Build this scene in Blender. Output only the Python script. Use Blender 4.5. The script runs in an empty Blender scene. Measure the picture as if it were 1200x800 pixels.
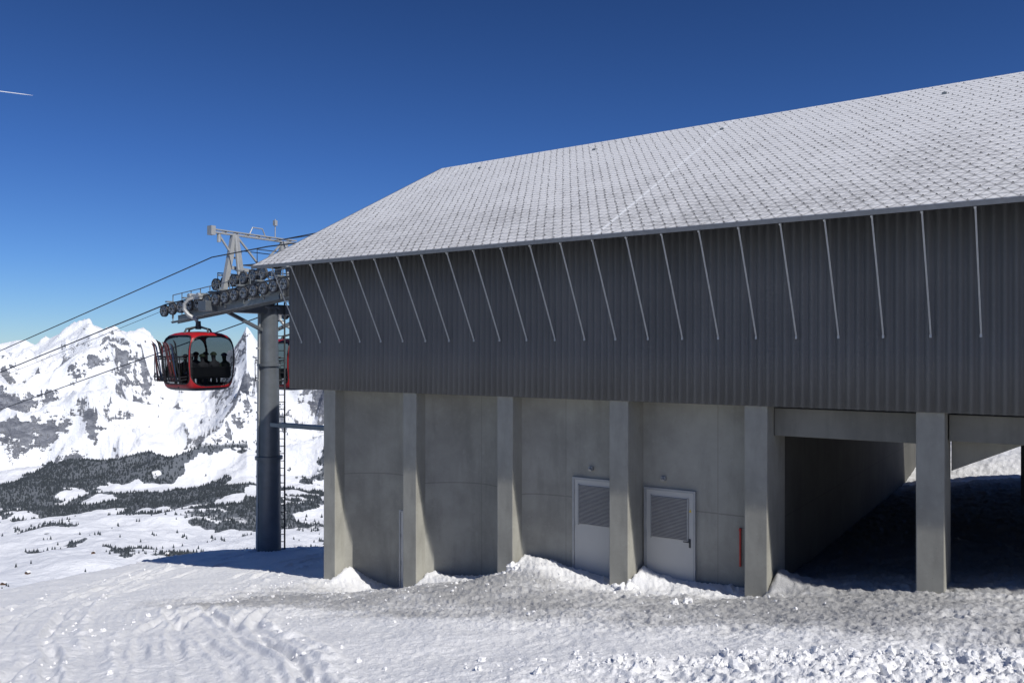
import bpy, bmesh, math, random
import numpy as np
from mathutils import Vector, Matrix
random.seed(7); rng=np.random.default_rng(7)
scene=bpy.context.scene
COL=scene.collection
# ------------------------------------------------------------------ frame
LX,LY=-6.04,22.30
DX,DY=0.8273,-0.5617
NX,NY=0.5617,0.8273
M=Matrix(((DX,NX,0,LX),(DY,NY,0,LY),(0,0,1,0),(0,0,0,1)))
def st(x,y):
    return (x-LX)*DX+(y-LY)*DY,(x-LX)*NX+(y-LY)*NY
# ------------------------------------------------------------------ noise
def _h(ix,iy,seed):
    a=(ix.astype(np.int64)*374761393+iy.astype(np.int64)*668265263+seed*974634777)&0xffffffff
    a=((a^(a>>13))*1274126177)&0xffffffff
    a=((a^(a>>16))*2246822519)&0xffffffff
    a=a^(a>>15)
    return (a&0xffffff)/float(0xffffff)
def vn(x,y,seed=0):
    x=np.asarray(x,float);y=np.asarray(y,float)
    ix=np.floor(x);iy=np.floor(y);fx=x-ix;fy=y-iy
    def g(ax,ay):
        an=_h(ix+ax,iy+ay,seed)*6.28318
        return np.cos(an)*(fx-ax)+np.sin(an)*(fy-ay)
    u=fx*fx*fx*(fx*(fx*6-15)+10);v=fy*fy*fy*(fy*(fy*6-15)+10)
    a=g(0,0)*(1-u)+g(1,0)*u;b=g(0,1)*(1-u)+g(1,1)*u
    return (a*(1-v)+b*v)*1.5
def fbm(x,y,o=5,seed=0,gain=.5):
    s=0;a=1
    for i in range(o):
        s=s+a*vn(x*2.03**i+i*17.3,y*2.03**i-i*9.1,seed+i);a*=gain
    return s
def ridged(x,y,o=6,seed=0,gain=.5):
    s=0;a=1;w=1
    for i in range(o):
        n=1-np.abs(vn(x*2.07**i+i*11.3,y*2.07**i+i*5.7,seed+i))*1.5
        n=np.clip(n,0,1)**2
        s=s+a*n*w;w=np.clip(n*1.3,0,1);a*=gain
    return s
def ss(a,b,x):
    t=np.clip((x-a)/(b-a),0,1);return t*t*(3-2*t)
# ------------------------------------------------------------------ terrain
SKX=[-3000,-400,-60,0,20,45,65,85,105,115,128,150,168,182,205,235,252,266,279,289,297,308,325,345,365,385,450,700,1200,3000]
SKY=[412,400,402,409,406,404,394,386,377,382,383,388,393,404,420,440,434,412,396,380,393,412,436,448,456,461,470,468,470,470]
def far_z(x,y):
    r=np.hypot(x,y);az=np.arctan2(x,y)
    azc=np.clip(az,-1.3,1.3)
    X=600+960*np.tan(azc)
    D=r*np.maximum(np.cos(az),.5)
    e=(412-np.interp(X,SKX,SKY))/960.
    D0=np.interp(X,[-400,60,175,215,300,420,900],[12500,11000,10600,9600,9200,9500,9500])
    zs=e*D0
    val=np.interp(D,[0,200,1000,2000,3000,4500,30000],[-30,-95,-385,-615,-775,-880,-880])
    tt=np.clip((D-4900)/(D0-4900),0,1)
    base=val+(zs+880)*tt**1.25*(D>4900)
    base=np.where(D>D0,zs-(D-D0)*.7,base)
    env=ss(0.02,.35,tt)*(1-.88*ss(.62,1.0,tt))
    wx=x+300*fbm(x/900,y/900,3,31);wy=y+300*fbm(x/900+40,y/900,3,37)
    rd=ridged(wx/2200,wy/2200,8,5,.45)
    z=base+env*(rd-.85)*520
    z=z+ss(.3,1,tt)*(ridged(wx/640,wy/640,5,77,.42)-.7)*85
    kn=fbm(x/1100,y/1100,6,12)*60*ss(1500,3300,D)*(1-.6*tt)
    kn=kn+fbm(x/260,y/260,4,14)*10*ss(1300,2600,D)*(1-tt)
    return z+kn
CS=[-3,0,1.3,2.7,4,5.4,6.9,8.2,9.7,11,12.5,15.4,20]
CV=[0,0,0,-.3,-.25,0,.18,.22,.03,-.1,-.15,0,0]
CW=.43
COLS=[1.27,4.05,6.87,9.70,12.52,15.42,18.3,21.1,23.9,26.7,29.5]
def smooth(P,k=4):
    P=np.array(P,float);Q=np.vstack([2*P[0]-P[1],P,2*P[-1]-P[-2]]);o=[]
    for i in range(1,len(Q)-2):
        for j in range(k):
            t=j/k;a,b,c,d=Q[i-1],Q[i],Q[i+1],Q[i+2]
            o.append(.5*((2*b)+(-a+c)*t+(2*a-5*b+4*c-d)*t*t+(-a+3*b-3*c+d)*t**3))
    o.append(Q[-2]);return np.array(o)
P1=smooth([(-3.0,4.5),(-3.9,8.0),(-5.4,11),(-6.9,13.6),(-8.2,17.2),(-8.8,21.5),(-8.6,26),(-7.6,30),(-6,33)],3)
P2=smooth([(-1.6,4.5),(-2.6,7.6),(-3.9,10.4),(-4.9,12.8),(-5.2,15.2),(-4.5,17.2),(-3.0,17.9),(-1.2,17.2),(1.2,15.2)],3)
P3=smooth([(-6,5.),(-7.8,10),(-10.2,15.),(-12.,20),(-12.8,26)],3)
def pdist(x,y,P):
    best=np.full(x.shape,1e9);sg=np.zeros(x.shape)
    for a,b in zip(P[:-1],P[1:]):
        d=b-a;L2=d@d
        t=np.clip(((x-a[0])*d[0]+(y-a[1])*d[1])/L2,0,1)
        px=x-a[0]-t*d[0];py=y-a[1]-t*d[1]
        q=np.hypot(px,py);c=np.sign(d[0]*py-d[1]*px)
        m=q<best;best=np.where(m,q,best);sg=np.where(m,c,sg)
    return best*sg
def near_z(x,y,detail=True):
    s,t=st(x,y)
    plane=-1.6+.039*x-.196*y
    corr=np.interp(s,CS,CV)
    zf=plane+corr*np.exp(-(np.minimum(t,0)/2.2)**2)
    w=ss(6,12,s)
    g0=-6.207+.1424*s+corr
    zb=g0-.14*t*(1-w)+w*np.maximum(0,t-15)*.10
    z=np.where(t<0,zf,zb)
    z=z+.55*np.exp(-((x+10.3)**2+(y-32)**2)/60.)
    for c in COLS[:5]:
        ds=s-(c+CW)
        z=z+.46*np.exp(-np.clip(ds,0,9)/.6)*ss(-.12,.12,ds)*np.exp(-((t-.5)/.5)**2)
    z=z+.20*np.exp(-((s-7.9)/.8)**2-((t+.1)/.7)**2)
    if detail:
        cr=ss(9.3,8.5,y+.16*x)*ss(-1.,3.0,x)
        z=z+.06*np.exp(-((y+.16*x-8.9)/.3)**2)*ss(0,4,x)*(1+fbm(x*2,y*2,3,91))
        z=z+.05*fbm(x*.45,y*.45,3,3)
        mid=ss(-6.5,-4.5,t)*ss(0,2.5,s)
        rough=.40+.75*mid+1.15*cr
        z=z+.026*rough*fbm(x*2.3,y*2.3,5,8,.62)
        z=z+.028*rough*(ridged(x*5.2,y*5.2,3,19)-.6)
        left=ss(2.5,.5,x)*(1-.8*mid)
        patch=.15+1.0*np.clip(fbm(x*.45,y*.45,3,55)+.3,0,1)
        for P,wd,fr,am,gd in((P3,2.2,.15,.005,1.5),(P1,2.3,.15,.0055,1.9),(P2,1.1,.15,.005,1.5)):
            pd=pdist(x,y,P)+.05*fbm(x*.5,y*.5,3,66)
            m=ss(wd,wd-.2,np.abs(pd))*np.where(P is P2,1-.5*mid,left)
            z=z+m*patch*am*np.cos(2*np.pi*pd/fr)
            for off,dp in((-wd*.78,.036),(-wd*.50,.026),(wd*.30,.032),(wd*.70,.034)):
                k=gd*dp*m*np.clip(.6+1.2*fbm(x*.7+off,y*.7,4,13),.05,1.4)
                z=z-k*np.exp(-((pd-off)/.085)**4)
                z=z+k*.5*np.exp(-((np.abs(pd-off)-.14)/.05)**2)
            z=z+.045*left*np.exp(-((np.abs(pd)-wd)/.09)**2)*np.clip(.6+1.4*fbm(x*1.7,y*1.7,4,71),0,2)
    return z
LIPK=[-3,-1.2,-.625,-.49,-.375,-.3125,-.229,0,.3,1,3]
LIPR=[20,20,26.0,29.5,34.5,38.5,42,60,150,150,150]
def ground_z(x,y,detail=True):
    x=np.asarray(x,float);y=np.asarray(y,float)
    r=np.maximum(np.hypot(x,y),1e-6);az=np.arctan2(x,y)
    k=np.tan(np.clip(az,-1.25,1.25))
    rl=np.interp(k,LIPK,LIPR)
    rl=rl+1.0*vn(az*14,az*0+3.3,4)
    rc=np.minimum(r,rl);f=rc/r
    zn=near_z(x*f,y*f,detail)
    o=np.maximum(r-rl,0)
    zn=zn-.5*o*o/(o+3)-.14*o
    return np.maximum(zn,far_z(x,y)) if np.max(r)>60 else zn
# ------------------------------------------------------------------ nodes
def newmat(name):
    m=bpy.data.materials.new(name);m.use_nodes=True
    nt=m.node_tree;b=nt.nodes['Principled BSDF'];return m,nt,b
def mth(nt,op,a,b=None,c=None,clamp=False):
    n=nt.nodes.new('ShaderNodeMath');n.operation=op;n.use_clamp=clamp
    for i,v in enumerate((a,b,c)):
        if v is None:continue
        if isinstance(v,(int,float)):n.inputs[i].default_value=v
        else:nt.links.new(v,n.inputs[i])
    return n.outputs[0]
def sstep(nt,v,a,b):
    n=nt.nodes.new('ShaderNodeMapRange');n.interpolation_type='SMOOTHSTEP'
    nt.links.new(v,n.inputs[0]);n.inputs[1].default_value=a;n.inputs[2].default_value=b
    return n.outputs[0]
def noise(nt,vec,scale,detail=4,rough=.5,mapscale=None):
    if mapscale:
        mp=nt.nodes.new('ShaderNodeMapping');mp.inputs['Scale'].default_value=mapscale
        nt.links.new(vec,mp.inputs[0]);vec=mp.outputs[0]
    n=nt.nodes.new('ShaderNodeTexNoise');n.inputs['Scale'].default_value=scale
    n.inputs['Detail'].default_value=detail;n.inputs['Roughness'].default_value=rough
    nt.links.new(vec,n.inputs['Vector']);return n.outputs['Fac']
def mixc(nt,f,a,b,bt='MIX'):
    n=nt.nodes.new('ShaderNodeMix');n.data_type='RGBA';n.blend_type=bt
    for i,v in((0,f),(6,a),(7,b)):
        if isinstance(v,(int,float)):n.inputs[i].default_value=v
        elif isinstance(v,tuple):n.inputs[i].default_value=(*v,1)
        else:nt.links.new(v,n.inputs[i])
    return n.outputs[2]
def bump(nt,b,h,strength=.3,dist=.02):
    n=nt.nodes.new('ShaderNodeBump');n.inputs['Strength'].default_value=strength
    n.inputs['Distance'].default_value=dist
    nt.links.new(h,n.inputs['Height']);nt.links.new(n.outputs[0],b.inputs['Normal'])
def objc(nt):
    return nt.nodes.new('ShaderNodeTexCoord').outputs['Object']
def simple(name,col,rough=.6,metal=0,var=.15,scale=6,bmp=0):
    m,nt,b=newmat(name);o=objc(nt)
    f=noise(nt,o,scale,4,.6)
    c=mixc(nt,f,tuple(x*(1-var) for x in col),tuple(min(1,x*(1+var)) for x in col))
    nt.links.new(c,b.inputs['Base Color']);b.inputs['Roughness'].default_value=rough
    b.inputs['Metallic'].default_value=metal
    if bmp:bump(nt,b,noise(nt,o,scale*6,4),bmp,.01)
    return m
def mat_ground():
    m,nt,b=newmat('snow_ground');o=objc(nt)
    at=nt.nodes.new('ShaderNodeAttribute');at.attribute_name='dirt_and_shade'
    n1=noise(nt,o,1.3,6,.65);n2=noise(nt,o,9,5,.7);n3=noise(nt,o,38,3,.6)
    d=mth(nt,'ADD',at.outputs['Fac'],mth(nt,'MULTIPLY',mth(nt,'SUBTRACT',n1,.5),.8))
    d=mth(nt,'ADD',d,mth(nt,'MULTIPLY',mth(nt,'SUBTRACT',n2,.5),1.0))
    dm=mth(nt,'MULTIPLY',sstep(nt,d,.1,1.05),sstep(nt,at.outputs['Fac'],.02,.3))
    snow=mixc(nt,n1,(.77,.775,.785),(.86,.86,.86))
    dirt_and_shade=mixc(nt,n3,(.25,.25,.25),(.43,.43,.43))
    c=mixc(nt,mth(nt,'MULTIPLY',dm,.88),snow,dirt_and_shade)
    sp=mth(nt,'MULTIPLY',sstep(nt,noise(nt,o,30,3,.7),.65,.75),mth(nt,'MULTIPLY',at.outputs['Fac'],.7),None,True)
    c=mixc(nt,sp,c,(.15,.145,.135))
    c=mixc(nt,mth(nt,'MULTIPLY',sstep(nt,at.outputs['Fac'],1.1,2.0),.62),c,(.07,.068,.065))  # underpass floor: building shade painted into the snow colour
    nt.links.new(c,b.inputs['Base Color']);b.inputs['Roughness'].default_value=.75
    b.inputs['Specular IOR Level'].default_value=.25
    h=mth(nt,'ADD',n2,mth(nt,'MULTIPLY',n3,.6))
    bump(nt,b,h,.65,.04)
    return m
def mat_far():
    m,nt,b=newmat('mountain_snow')
    g=nt.nodes.new('ShaderNodeNewGeometry')
    sx=nt.nodes.new('ShaderNodeSeparateXYZ');nt.links.new(g.outputs['Normal'],sx.inputs[0])
    o=objc(nt)
    n1=noise(nt,o,.0028,6,.6);n2=noise(nt,o,.03,7,.75)
    stx=noise(nt,o,.008,8,.70,(1,1,2.6))
    gul=noise(nt,o,.009,8,.68,(1,1,.28))
    at=nt.nodes.new('ShaderNodeAttribute');at.attribute_name='forest'
    v=mth(nt,'ADD',sx.outputs['Z'],mth(nt,'MULTIPLY',mth(nt,'SUBTRACT',n1,.5),.3))
    v=mth(nt,'ADD',v,mth(nt,'MULTIPLY',mth(nt,'SUBTRACT',stx,.5),1.0))
    v=mth(nt,'ADD',v,mth(nt,'MULTIPLY',mth(nt,'SUBTRACT',gul,.5),1.35))
    v=mth(nt,'ADD',v,mth(nt,'MULTIPLY',mth(nt,'SUBTRACT',n2,.5),.5))
    rock=mth(nt,'MULTIPLY',sstep(nt,v,.385,.31),.9)
    rc=mixc(nt,sstep(nt,stx,.35,.65),(.09,.10,.13),(.31,.325,.36))
    sn=mixc(nt,n1,(.82,.84,.87),(.88,.89,.91))
    c=mixc(nt,rock,sn,rc)
    f=mth(nt,'ADD',at.outputs['Fac'],mth(nt,'MULTIPLY',mth(nt,'SUBTRACT',n2,.5),1.0))
    fm=mth(nt,'MULTIPLY',sstep(nt,f,.30,.62),.88)
    c=mixc(nt,fm,c,(.05,.065,.085))
    nt.links.new(c,b.inputs['Base Color']);b.inputs['Roughness'].default_value=.85
    b.inputs['Specular IOR Level'].default_value=.1
    hh=mth(nt,'MULTIPLY',mth(nt,'ADD',stx,gul),mth(nt,'ADD',.38,mth(nt,'MULTIPLY',rock,.62)))
    bump(nt,b,hh,1.0,40)
    return m
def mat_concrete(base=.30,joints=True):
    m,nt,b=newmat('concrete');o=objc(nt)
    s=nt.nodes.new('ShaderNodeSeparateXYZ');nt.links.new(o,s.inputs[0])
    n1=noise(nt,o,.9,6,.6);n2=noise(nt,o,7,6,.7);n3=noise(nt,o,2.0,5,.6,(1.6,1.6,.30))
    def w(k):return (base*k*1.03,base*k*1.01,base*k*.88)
    c=mixc(nt,sstep(nt,n1,.25,.75),w(.80),w(1.18))
    c=mixc(nt,mth(nt,'MULTIPLY',sstep(nt,n3,.46,.72),.36),c,w(.58))
    c=mixc(nt,mth(nt,'MULTIPLY',sstep(nt,n2,.5,.75),.24),c,w(1.4))
    vo=nt.nodes.new('ShaderNodeTexVoronoi');vo.inputs['Scale'].default_value=9;nt.links.new(o,vo.inputs['Vector'])
    pin=sstep(nt,vo.outputs['Distance'],.10,.05)
    c=mixc(nt,mth(nt,'MULTIPLY',pin,.35),c,w(.4))
    if joints:
        jz=mth(nt,'ABSOLUTE',mth(nt,'ADD',s.outputs['Z'],3.22))
        jm=sstep(nt,jz,.018,.006)
        for sv in(5.67,6.35,8.25,11.75):
            jm=mth(nt,'MAXIMUM',jm,mth(nt,'MULTIPLY',sstep(nt,mth(nt,'ABSOLUTE',mth(nt,'SUBTRACT',s.outputs['X'],sv)),.014,.005),.7))
        c=mixc(nt,mth(nt,'MULTIPLY',jm,.42),c,w(.35))
    nt.links.new(c,b.inputs['Base Color']);b.inputs['Roughness'].default_value=.85
    bump(nt,b,n2,.2,.012)
    return m
NC=42;GS=.22
RT=6.75;RZ=6.25;EZ=2.25;ET=-1.1
def mat_roof():
    m,nt,b=newmat('snow_dusted_shingles');o=objc(nt)
    s=nt.nodes.new('ShaderNodeSeparateXYZ');nt.links.new(o,s.inputs[0])
    c=mth(nt,'MULTIPLY',mth(nt,'ADD',s.outputs['Y'],1.1),NC/7.85*.5)
    a_=mth(nt,'DIVIDE',s.outputs['X'],GS)
    def ln(v):return sstep(nt,mth(nt,'ABSOLUTE',mth(nt,'SUBTRACT',mth(nt,'FRACT',v),.5)),.34,.5)
    gap=mth(nt,'MAXIMUM',ln(mth(nt,'ADD',a_,c)),ln(mth(nt,'SUBTRACT',a_,c)))
    low=sstep(nt,mth(nt,'FRACT',mth(nt,'MULTIPLY',c,2.)),.35,.0)
    n1=noise(nt,o,.7,6,.65);n2=noise(nt,o,8,5,.75)
    up=mth(nt,'MULTIPLY',sstep(nt,s.outputs['Y'],5.5,-1.1),.26)
    d=mth(nt,'MULTIPLY',gap,.32)
    d=mth(nt,'ADD',d,mth(nt,'MULTIPLY',low,.16))
    d=mth(nt,'ADD',d,mth(nt,'MULTIPLY',mth(nt,'SUBTRACT',n2,.5),1.2))
    d=mth(nt,'ADD',d,mth(nt,'MULTIPLY',mth(nt,'SUBTRACT',n1,.5),.6))
    d=mth(nt,'ADD',d,up)
    f=sstep(nt,d,.06,.72)
    cc=mixc(nt,mth(nt,'MULTIPLY',f,.74),(.76,.755,.75),(.22,.215,.21))
    seam=mth(nt,'ABSOLUTE',mth(nt,'SUBTRACT',mth(nt,'FRACT',mth(nt,'DIVIDE',mth(nt,'ADD',s.outputs['X'],-10.0+4.5),9.)),.5))
    cc=mixc(nt,mth(nt,'MULTIPLY',sstep(nt,seam,.006,.0025),.8),cc,(.88,.89,.89))
    nt.links.new(cc,b.inputs['Base Color']);b.inputs['Roughness'].default_value=.5
    bump(nt,b,mth(nt,'ADD',n2,mth(nt,'MULTIPLY',f,-.5)),.5,.02)
    return m
def mat_clad():
    m,nt,b=newmat('dark_fibre_cement');o=objc(nt)
    n1=noise(nt,o,1.2,4,.5,(.8,1,.25));n2=noise(nt,o,14,5,.7)
    c=mixc(nt,sstep(nt,n1,.3,.7),(.106,.109,.111),(.130,.133,.135))
    c=mixc(nt,mth(nt,'MULTIPLY',sstep(nt,n2,.55,.8),.25),c,(.2,.2,.2))
    nt.links.new(c,b.inputs['Base Color']);b.inputs['Roughness'].default_value=.6
    bump(nt,b,n2,.15,.008);return m
def mat_glass():
    m,nt,b=newmat('tinted_window')
    tr=nt.nodes.new('ShaderNodeBsdfTransparent');tr.inputs[0].default_value=(.46,.48,.50,1)
    gl=nt.nodes.new('ShaderNodeBsdfGlossy');gl.inputs['Roughness'].default_value=.03
    mx=nt.nodes.new('ShaderNodeMixShader');mx.inputs[0].default_value=.04
    nt.links.new(tr.outputs[0],mx.inputs[1]);nt.links.new(gl.outputs[0],mx.inputs[2])
    nt.links.new(mx.outputs[0],nt.nodes['Material Output'].inputs[0]);return m
MG=mat_ground();MF=mat_far();MC=mat_concrete(.33);MCC=mat_concrete(.32,False);MCB=mat_concrete(.20,False);MC_SHADE=mat_concrete(.08,True);MR=mat_roof();MK=mat_clad();MGL=mat_glass()  # the darkest concrete copy has the undercroft shade in its colour
GALV=simple('galvanised_steel',(.46,.475,.48),.45,.15,.2,9)
TRIM=simple('eave_flashing',(.20,.205,.21),.5,.3,.25,9)
STEEL=simple('painted_steel',(.14,.155,.17),.4,.3,.3,3)
DSTEEL=simple('dark_steel',(.06,.065,.07),.5,.4,.3,8)
MSTEEL=simple('mid_grey_steel',(.24,.26,.27),.45,.3,.25,7)
LSTEEL=simple('light_grey_steel',(.38,.39,.39),.5,.2,.2,6)
RUB=simple('black_rubber',(.06,.06,.062),.6)
RED=simple('red_lacquer',(.36,.010,.014),.4,0,.15,3)
BLK=simple('black_plastic',(.018,.018,.02),.4)
DOORM=simple('grey_door_paint',(.52,.52,.49),.5,0,.08,2)
PDOOR=simple('pale_door_paint',(.56,.56,.53),.5,0,.1,2)
LOUV=simple('louvre_metal',(.46,.46,.45),.5,.1,.15,6)
LBACK=simple('louvre_shadow_gap',(.18,.18,.18),.7)
GUARD=simple('weathered_hook',(.17,.16,.15),.7,0,.4,9)
SOFF=simple('dark_soffit',(.045,.045,.047),.8,0,.2,3)
TREE=simple('dark_conifer',(.045,.056,.066),.9,0,.5,.02)
SNOW=simple('lump_snow',(.80,.80,.80),.75,0,.08,8,.5)
WOOD=simple('chalet_wood',(.09,.05,.03),.8,0,.3,.3)
YEL=simple('yellow_sticker',(.75,.55,.03),.5)
REDP=simple('red_marker',(.55,.03,.02),.5)
WHT=simple('white_vapour',(.9,.9,.92),.9)
# ------------------------------------------------------------------ mesh builder
class MB:
    def __init__(s):s.v=[];s.f=[];s.m=[]
    def add(s,v,f,mi=0):
        o=len(s.v);s.v+= [tuple(p) for p in v];s.f+=[tuple(i+o for i in q) for q in f];s.m+=[mi]*len(f)
    def box(s,x0,x1,y0,y1,z0,z1,mi=0):
        v=[(x,y,z) for z in(z0,z1) for y in(y0,y1) for x in(x0,x1)]
        s.add(v,[(0,2,3,1),(4,5,7,6),(0,1,5,4),(2,6,7,3),(0,4,6,2),(1,3,7,5)],mi)
    def beam(s,p0,p1,w,h,mi=0,up=(0,0,1)):
        p0=Vector(p0);p1=Vector(p1);d=(p1-p0).normalized();u=Vector(up)
        if abs(d.dot(u))>.98:u=Vector((0,1,0))
        a=d.cross(u).normalized();b=a.cross(d).normalized()
        v=[]
        for p in(p0,p1):
            for i,j in((-1,-1),(1,-1),(1,1),(-1,1)):v.append(p+a*i*w/2+b*j*h/2)
        s.add(v,[(3,2,1,0),(4,5,6,7),(0,1,5,4),(1,2,6,5),(2,3,7,6),(3,0,4,7)],mi)
    def cyl(s,p0,p1,r0,r1=None,n=16,mi=0):
        if r1 is None:r1=r0
        s.tube([p0,p1],[r0,r1],n,mi)
    def tube(s,path,r,n=8,mi=0):
        path=[Vector(p) for p in path];k=len(path)
        if not isinstance(r,(list,tuple)):r=[r]*k
        v=[];f=[];pa=None
        for i,p in enumerate(path):
            d=(path[min(i+1,k-1)]-path[max(i-1,0)]).normalized()
            if pa is None:
                u=Vector((0,0,1)) if abs(d.z)<.9 else Vector((0,1,0))
                a=d.cross(u).normalized()
            else:a=(pa-d*pa.dot(d)).normalized()
            pa=a;b=d.cross(a)
            for j in range(n):
                t=2*math.pi*j/n;v.append(p+(a*math.cos(t)+b*math.sin(t))*r[i])
        for i in range(k-1):
            for j in range(n):
                q=(j+1)%n;f.append((i*n+j,i*n+q,(i+1)*n+q,(i+1)*n+j))
        f.append(tuple(range(n))[::-1]);f.append(tuple((k-1)*n+j for j in range(n)))
        s.add(v,f,mi)
    def prism_xz(s,poly,y0,y1,mi=0):
        n=len(poly);v=[(x,y0,z) for x,z in poly]+[(x,y1,z) for x,z in poly]
        f=[tuple(range(n)),tuple(range(2*n-1,n-1,-1))]
        for i in range(n):
            q=(i+1)%n;f.append((i,n+i,n+q,q))
        s.add(v,f,mi)
    def prism_yz(s,poly,x0,x1,mi=0):
        n=len(poly);v=[(x0,y,z) for y,z in poly]+[(x1,y,z) for y,z in poly]
        f=[tuple(range(n)),tuple(range(2*n-1,n-1,-1))]
        for i in range(n):
            q=(i+1)%n;f.append((i,n+i,n+q,q))
        s.add(v,f,mi)
    def prism_xy(s,poly,z0,z1,mi=0):
        n=len(poly);v=[(x,y,z0) for x,y in poly]+[(x,y,z1) for x,y in poly]
        f=[tuple(range(n)),tuple(range(2*n-1,n-1,-1))]
        for i in range(n):
            q=(i+1)%n;f.append((i,n+i,n+q,q))
        s.add(v,f,mi)
    def mesh(s,name,mats,smooth=False,recalc=True):
        me=bpy.data.meshes.new(name);me.from_pydata(s.v,[],s.f)
        for m in mats:me.materials.append(m)
        me.polygons.foreach_set('material_index',s.m)
        if recalc:
            bm=bmesh.new();bm.from_mesh(me);bmesh.ops.recalc_face_normals(bm,faces=bm.faces);bm.to_mesh(me);bm.free()
        if smooth:
            me.polygons.foreach_set('use_smooth',[True]*len(me.polygons))
            try:me.set_sharp_from_angle(angle=math.radians(40))
            except Exception:pass
        me.update();return me
def link(name,me,parent=None,mw=None):
    o=bpy.data.objects.new(name,me);COL.objects.link(o)
    if parent:o.parent=parent
    if mw is not None:
        if parent:o.matrix_local=mw
        else:o.matrix_world=mw
    return o
def part(root,name,mb,mats,smooth=False,label=None,bevel=0,recalc=True):
    if not isinstance(mats,(list,tuple)):mats=[mats]
    o=link(name,mb.mesh(name,mats,smooth,recalc),root)
    if label:o['label']=label
    if bevel:
        b=o.modifiers.new('bevel','BEVEL');b.width=bevel;b.segments=2;b.limit_method='ANGLE'
    return o
def thing(name,label,cat,mw,group=None,me=None):
    o=bpy.data.objects.new(name,me);COL.objects.link(o);o.matrix_world=mw
    o['label']=label;o['category']=cat
    if group:o['group']=group
    return o
def T(x,y,z):return Matrix.Translation((x,y,z))
# ------------------------------------------------------------------ ground sheets
def polar(name,az,rr,zf,mat,kind='structure',lower=0):
    A,R=np.meshgrid(az,rr)
    x=R*np.sin(A);y=R*np.cos(A)
    z=zf(x,y)-lower
    nr,nc=A.shape
    co=np.stack([x,y,z],-1).reshape(-1,3)
    i=np.arange(nr-1)[:,None]*nc+np.arange(nc-1)[None,:]
    q=np.stack([i,i+nc,i+nc+1,i+1],-1).reshape(-1,4)[:, ::-1]
    me=bpy.data.meshes.new(name)
    me.vertices.add(len(co));me.vertices.foreach_set('co',co.ravel())
    me.loops.add(q.size);me.loops.foreach_set('vertex_index',q.ravel().astype(np.int32))
    me.polygons.add(len(q));me.polygons.foreach_set('loop_start',np.arange(0,q.size,4,dtype=np.int32))
    me.polygons.foreach_set('loop_total',np.full(len(q),4,np.int32))
    me.polygons.foreach_set('use_smooth',np.ones(len(q),bool))
    me.materials.append(mat);me.update(calc_edges=True);me.validate()
    o=link(name,me);o['kind']=kind
    if me.polygons[len(q)//2].normal.z<0:me.flip_normals()
    return o,x,y,z
rad=math.radians
az=np.concatenate([np.linspace(-180,-42,36)[:-1],np.linspace(-42,-36,30)[:-1],np.linspace(-36,5,640)[:-1],np.linspace(5,36,360)[:-1],np.linspace(36,42,30)[:-1],np.linspace(42,180,36)])*math.pi/180
rr=np.concatenate([[.05,.6,1.5,2.5,3.5],np.linspace(4.2,6.4,14)[:-1],np.geomspace(6.4,45,410)[:-1],np.geomspace(45,95,26)])
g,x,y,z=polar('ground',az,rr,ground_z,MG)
s_,t_=st(x,y)
dirt_and_shade=ss(-6.0,-4.6,t_+.7*fbm(x*.4,y*.4,3,61))*ss(.6,3.2,s_+1.2*fbm(x*.5,y*.5,3,62)+.0)*ss(26,22,t_)
dirt_and_shade=dirt_and_shade*(.82+.45*fbm(x*.35,y*.35,4,63))
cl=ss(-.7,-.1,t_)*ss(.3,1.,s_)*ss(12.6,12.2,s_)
dirt_and_shade=np.clip(dirt_and_shade*(1-.85*cl),0,1)
dirt_and_shade=np.where((t_>0)&(s_>12.9)&(t_<14.8),1.0+ss(.2,2.5,t_)*ss(14.8,13.0,t_),dirt_and_shade)  # raised values paint the shade under the building onto the floor
dirt_and_shade=np.where(t_>14.8,0.0,dirt_and_shade)
a=g.data.attributes.new('dirt_and_shade','FLOAT','POINT');a.data.foreach_set('value',dirt_and_shade.ravel())
azf=np.concatenate([np.linspace(-80,-37,60)[:-1],np.linspace(-37,-10.5,760)[:-1],np.linspace(-10.5,80,90)])*math.pi/180
def forest_mask(x,y,z):
    D=y
    n=fbm(x/650,y/650,5,201)+.40*fbm(x/170,y/170,3,207)
    belt=ss(3900,4500,D)*ss(6600,5600,D)*ss(-610,-700,z)
    low=ss(1500,2000,D)*ss(4600,3600,D)
    return np.clip(belt*ss(.0,.16,n+.14)+low*ss(.42,.54,n)*.9,0,1)
v,x,y,z=polar('valley',azf,np.concatenate([np.geomspace(88,1500,50)[:-1],np.linspace(1500,5000,190)]),lambda a,b:ground_z(a,b,False),MF,lower=.4)
a=v.data.attributes.new('forest','FLOAT','POINT');a.data.foreach_set('value',forest_mask(x,y,z).ravel())
mt,x,y,z=polar('mountain_range',azf,np.concatenate([np.linspace(5000,10800,300)[:-1],np.linspace(10800,16500,150)]),far_z,MF)
a=mt.data.attributes.new('forest','FLOAT','POINT');a.data.foreach_set('value',forest_mask(x,y,z).ravel())
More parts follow.
